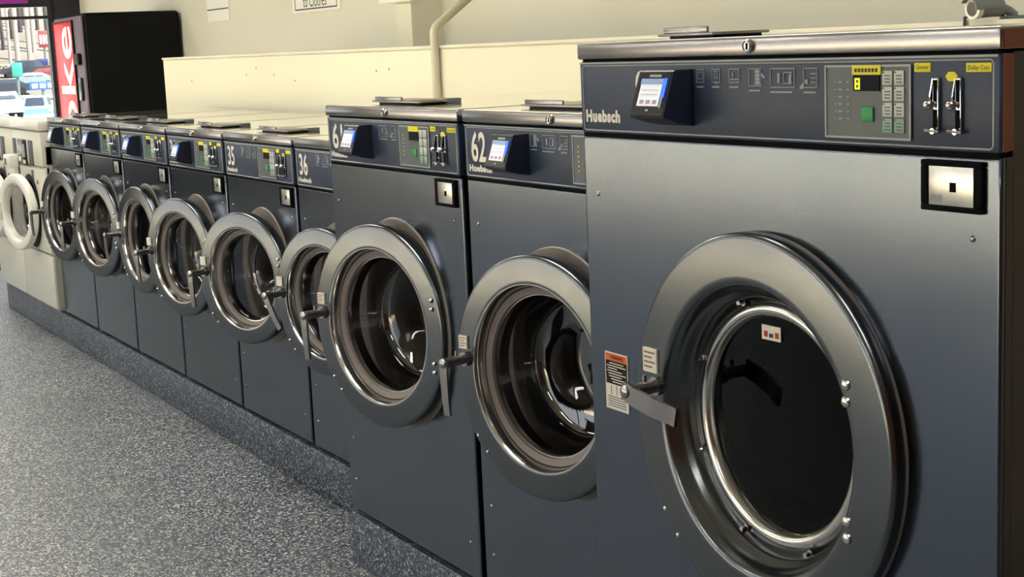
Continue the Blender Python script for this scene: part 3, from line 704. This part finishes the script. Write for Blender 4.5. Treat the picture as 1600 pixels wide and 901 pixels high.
q = Vector((bk.x-fwd.x*.045, bk.y-fwd.y*.045, 0)); MB().tube(q, q+Vector((0, 0, .008)), .032, .028, n=20).build('base_plate', 'cctv', cr)
ed = -.93+YB-.012
MB().path([q+Vector((-.01, -.02, .01)), Vector((q.x-.03, ed+.03, .012)), Vector((q.x-.05, ed, .008)), Vector((q.x-.052, ed-.003, -.06)), Vector((q.x-.052, ed-.003, -.3))], .004, 8).build('cable', 'hose_grey', cr)

fm = atZ(0, 422, 0).x
tag(MB().box(-4.25, fm, -.9, .75, 0, .012, .004).build('floor_mat', 'mat_black'), 'black floor mat on the speckled floor beyond the white washers', 'mat')
tag(MB().box(XWIN+.002, XWIN+.03, -1.6, 1.55, 2.035, 2.30, .004).build('window_banner', 'purple'), 'purple banner strip above the shop window', 'banner')

# ------------------------------------------------------------------ outside the window
PROF = [(-7.45, -.3), (-60, -1.2), (-85, -1.5), (-100, -2.5), (-125, -2.5), (-180, 2.0), (-215, 10), (-300, 34)]
def gz(x):
    for (xa, za), (xb, zb_) in zip(PROF[:-1], PROF[1:]):
        if x <= xa and x >= xb: return za+(zb_-za)*(x-xa)/(xb-xa)
    return PROF[-1][1]
def strip(name, i0, i1, m):
    mb = MB(); pr_ = PROF[i0:i1+1]; o = []
    for x, z in pr_: o += [(x, -120, z), (x, 220, z)]
    mb.add(o, [(2*k, 2*k+1, 2*k+3, 2*k+2) for k in range(len(pr_)-1)]); return struct(mb.build(name, m, smooth=False))
strip('ground', 0, 4, 'asphalt'); strip('ground_hill', 4, 6, 'hillside')

def car(px, X, col, label, yaw=0, suv=True):
    y = atX(px, 150, X).y; root = empty('parked_car', (X, y, gz(X)), yaw); tag(root, label, 'car', None)
    root.rotation_euler = (0, -math.atan2(gz(X-2)-gz(X+2), 4)*-1*math.cos(yaw), yaw)
    h = 1.72 if suv else 1.45; L = 4.6; wd = 1.85
    prof = [(-2.3, .35), (-2.3, .75), (-2.2, .92), (-1.2, 1.02), (2.15, 1.02), (2.3, .85), (2.3, .35)]
    bm = MB().prism(prof, 1, -wd/2, wd/2); bm.build('body', col, root, ang=20)
    cab = [(-1.3, 1.02), (-.65, h-.06), (-.4, h), (1.7 if suv else .9, h), (2.15 if suv else 1.7, 1.02)]
    n = len(cab); o = [(x, -wd/2+.05+(z-1.02)*.22, z) for x, z in cab]+[(x, wd/2-.05-(z-1.02)*.22, z) for x, z in cab]
    MB().add(o, [tuple(range(n)), tuple(reversed(range(n, 2*n)))]+[(i, (i+1) % n, n+(i+1) % n, n+i) for i in range(n)]).build('cabin', col, root, ang=20)
    def quad(c4, name): MB().add(c4, [(0, 1, 2, 3)]).build(name, 'car_glass', root, smooth=False)
    xr = (1.74, 2.12) if suv else (.98, 1.64)
    quad([(xr[1]+.03, -.68, 1.10), (xr[1]+.03, .68, 1.10), (xr[0]+.05, .58, h-.1), (xr[0]+.05, -.58, h-.1)], 'rear_window')
    quad([(-1.27, -.70, 1.08), (-1.27, .70, 1.08), (-.72, .6, h-.1), (-.72, -.6, h-.1)], 'windscreen')
    for s in (-1, 1):
        for xa, xb in ((-.95, .15), (.25, 1.25 if suv else 1.0)):
            quad([(xa, s*(wd/2-.045), 1.07), (xb, s*(wd/2-.045), 1.07), (xb-.08, s*(wd/2-.045-.11), h-.12), (xa+(.42 if xa < 0 else 0), s*(wd/2-.045-.11), h-.12)], 'side_window')
        for xx in (-1.45, 1.4): MB().tube((xx, s*.70, .33), (xx, s*.94, .33), .33, n=16).build('wheel', 'tyre', root)
    return root
car(58, -104, 'car_teal', 'pale teal sport utility car parked facing away on the lot', -.32)
car(-2, -78, 'car_white', 'white car with dark windows parked nearest the shop window', -.05, False)
car(34, -122, 'car_white', 'white sedan parked behind the green sign post', -.1, False)
car(78, -118, 'car_white', 'white car parked in the lot beside the pale teal one', -.3, False)
car(10, -140, 'car_dark', 'dark car parked in the far row by the green sign', 1.5, False)
car(52, -146, 'car_silver', 'silver car parked in the far row below the trees', 1.5, False)
car(72, -150, 'car_red', 'red car parked in the far row', 1.4, False)
car(38, -158, 'car_dark', 'dark car parked at the foot of the hill', 1.5, True)

def sign_post(px, py0, py1, X, wpx, col, name, label, cat, marks=False):
    t_ = atX(px, py0, X); b_ = atX(px, py1, X); s = (CAM-t_).length/FPX; hw = wpx*s/2
    root = empty(name, (X, t_.y, gz(X))); tag(root, label, cat); g = gz(X)
    MB().tube((0, 0, 0), (0, 0, t_.z-g), .09 if X > -110 else .12, n=10).build('post', 'pole_grey', root)
    bd = MB().box(.1, .18, -hw, hw, b_.z-g, t_.z-g, .02).build('board', col, root)
    if marks:
        for k in range(3): MB().box(.18, .19, -hw*.82+k*hw*.58, -hw*.82+k*hw*.58+hw*.42, b_.z-g+(t_.z-b_.z)*.2, b_.z-g+(t_.z-b_.z)*.75).build('board_mark', 'car_white', root, smooth=False)
    return root
sign_post(25, 98, 120, -88, 15, 'sign_green', 'sign_post', 'green sign board on a tall grey post in the parking lot', 'sign')
sign_post(66, 127, 140, -112, 40, 'sign_blue', 'sign_post', 'long bright blue sign board with white boxes in the lot', 'sign', True)
sign_post(65, 92, 102, -162, 17, 'sign_navy', 'sign_post', 'small navy blue sign board near the trees', 'sign')
sign_post(67, 48, 74, -172, 16, 'sign_red', 'sign_post', 'red and white sign board standing among the trees', 'sign', True)
for i, (px, X, r_, m_) in enumerate([(4, -186, .22, 'bark_dark'), (13, -176, .20, 'bark'), (19, -192, .25, 'bark_dark'), (25, -180, .30, 'bark'), (33, -196, .3, 'bark_dark'), (44, -177, .30, 'bark'), (52, -184, .27, 'bark'), (60, -197, .25, 'bark_dark'), (74, -188, .25, 'bark_dark'), (81, -184, .3, 'bark'), (-14, -190, .3, 'bark'), (38, -200, .22, 'bark_dark')]):
    y = atX(px, 60, X).y; t_ = empty('bare_tree', (X, y, gz(X)))
    tag(t_, ('pale' if m_ == 'bark' else 'dark')+' bare tree trunk on the hillside beyond the parking lot', 'tree', 'bare '+('pale' if m_ == 'bark' else 'dark')+' trees on the hillside')
    MB().tube((0, 0, -.3), (random.uniform(-.3, .3), random.uniform(-.3, .3), 16), r_, r_*.6, n=8).build('trunk', m_, t_)
    for k in range(5):
        z_ = random.uniform(5, 13); a = random.uniform(0, 6.28); l = random.uniform(.6, 1.2)
        MB().tube((0, 0, z_), (math.cos(a)*l, math.sin(a)*l, z_+l), .08, .03, n=5).build('branch', m_, t_)
for i, (px, X, s_) in enumerate([(2, -168, .6), (36, -167, .7), (80, -168, .6)]):
    y = atX(px, 95, X).y; o = []; f = []
    bm = bmesh.new(); bmesh.ops.create_icosphere(bm, subdivisions=3, radius=1)
    for v in bm.verts: v.co = Vector((v.co.x*s_*1.2, v.co.y*s_*1.3, v.co.z*s_*.8))*(1+random.uniform(-.22, .22))
    bm.verts.index_update(); mb = MB().add([v.co for v in bm.verts], [[v.index for v in q.verts] for q in bm.faces]); bm.free()
    o = mb.build('bush', 'scrub', None, (X, y, gz(X)+s_*.3), smooth=False); tag(o, 'dry beige bush at the foot of the trees', 'bush', 'dry bushes on the hillside')
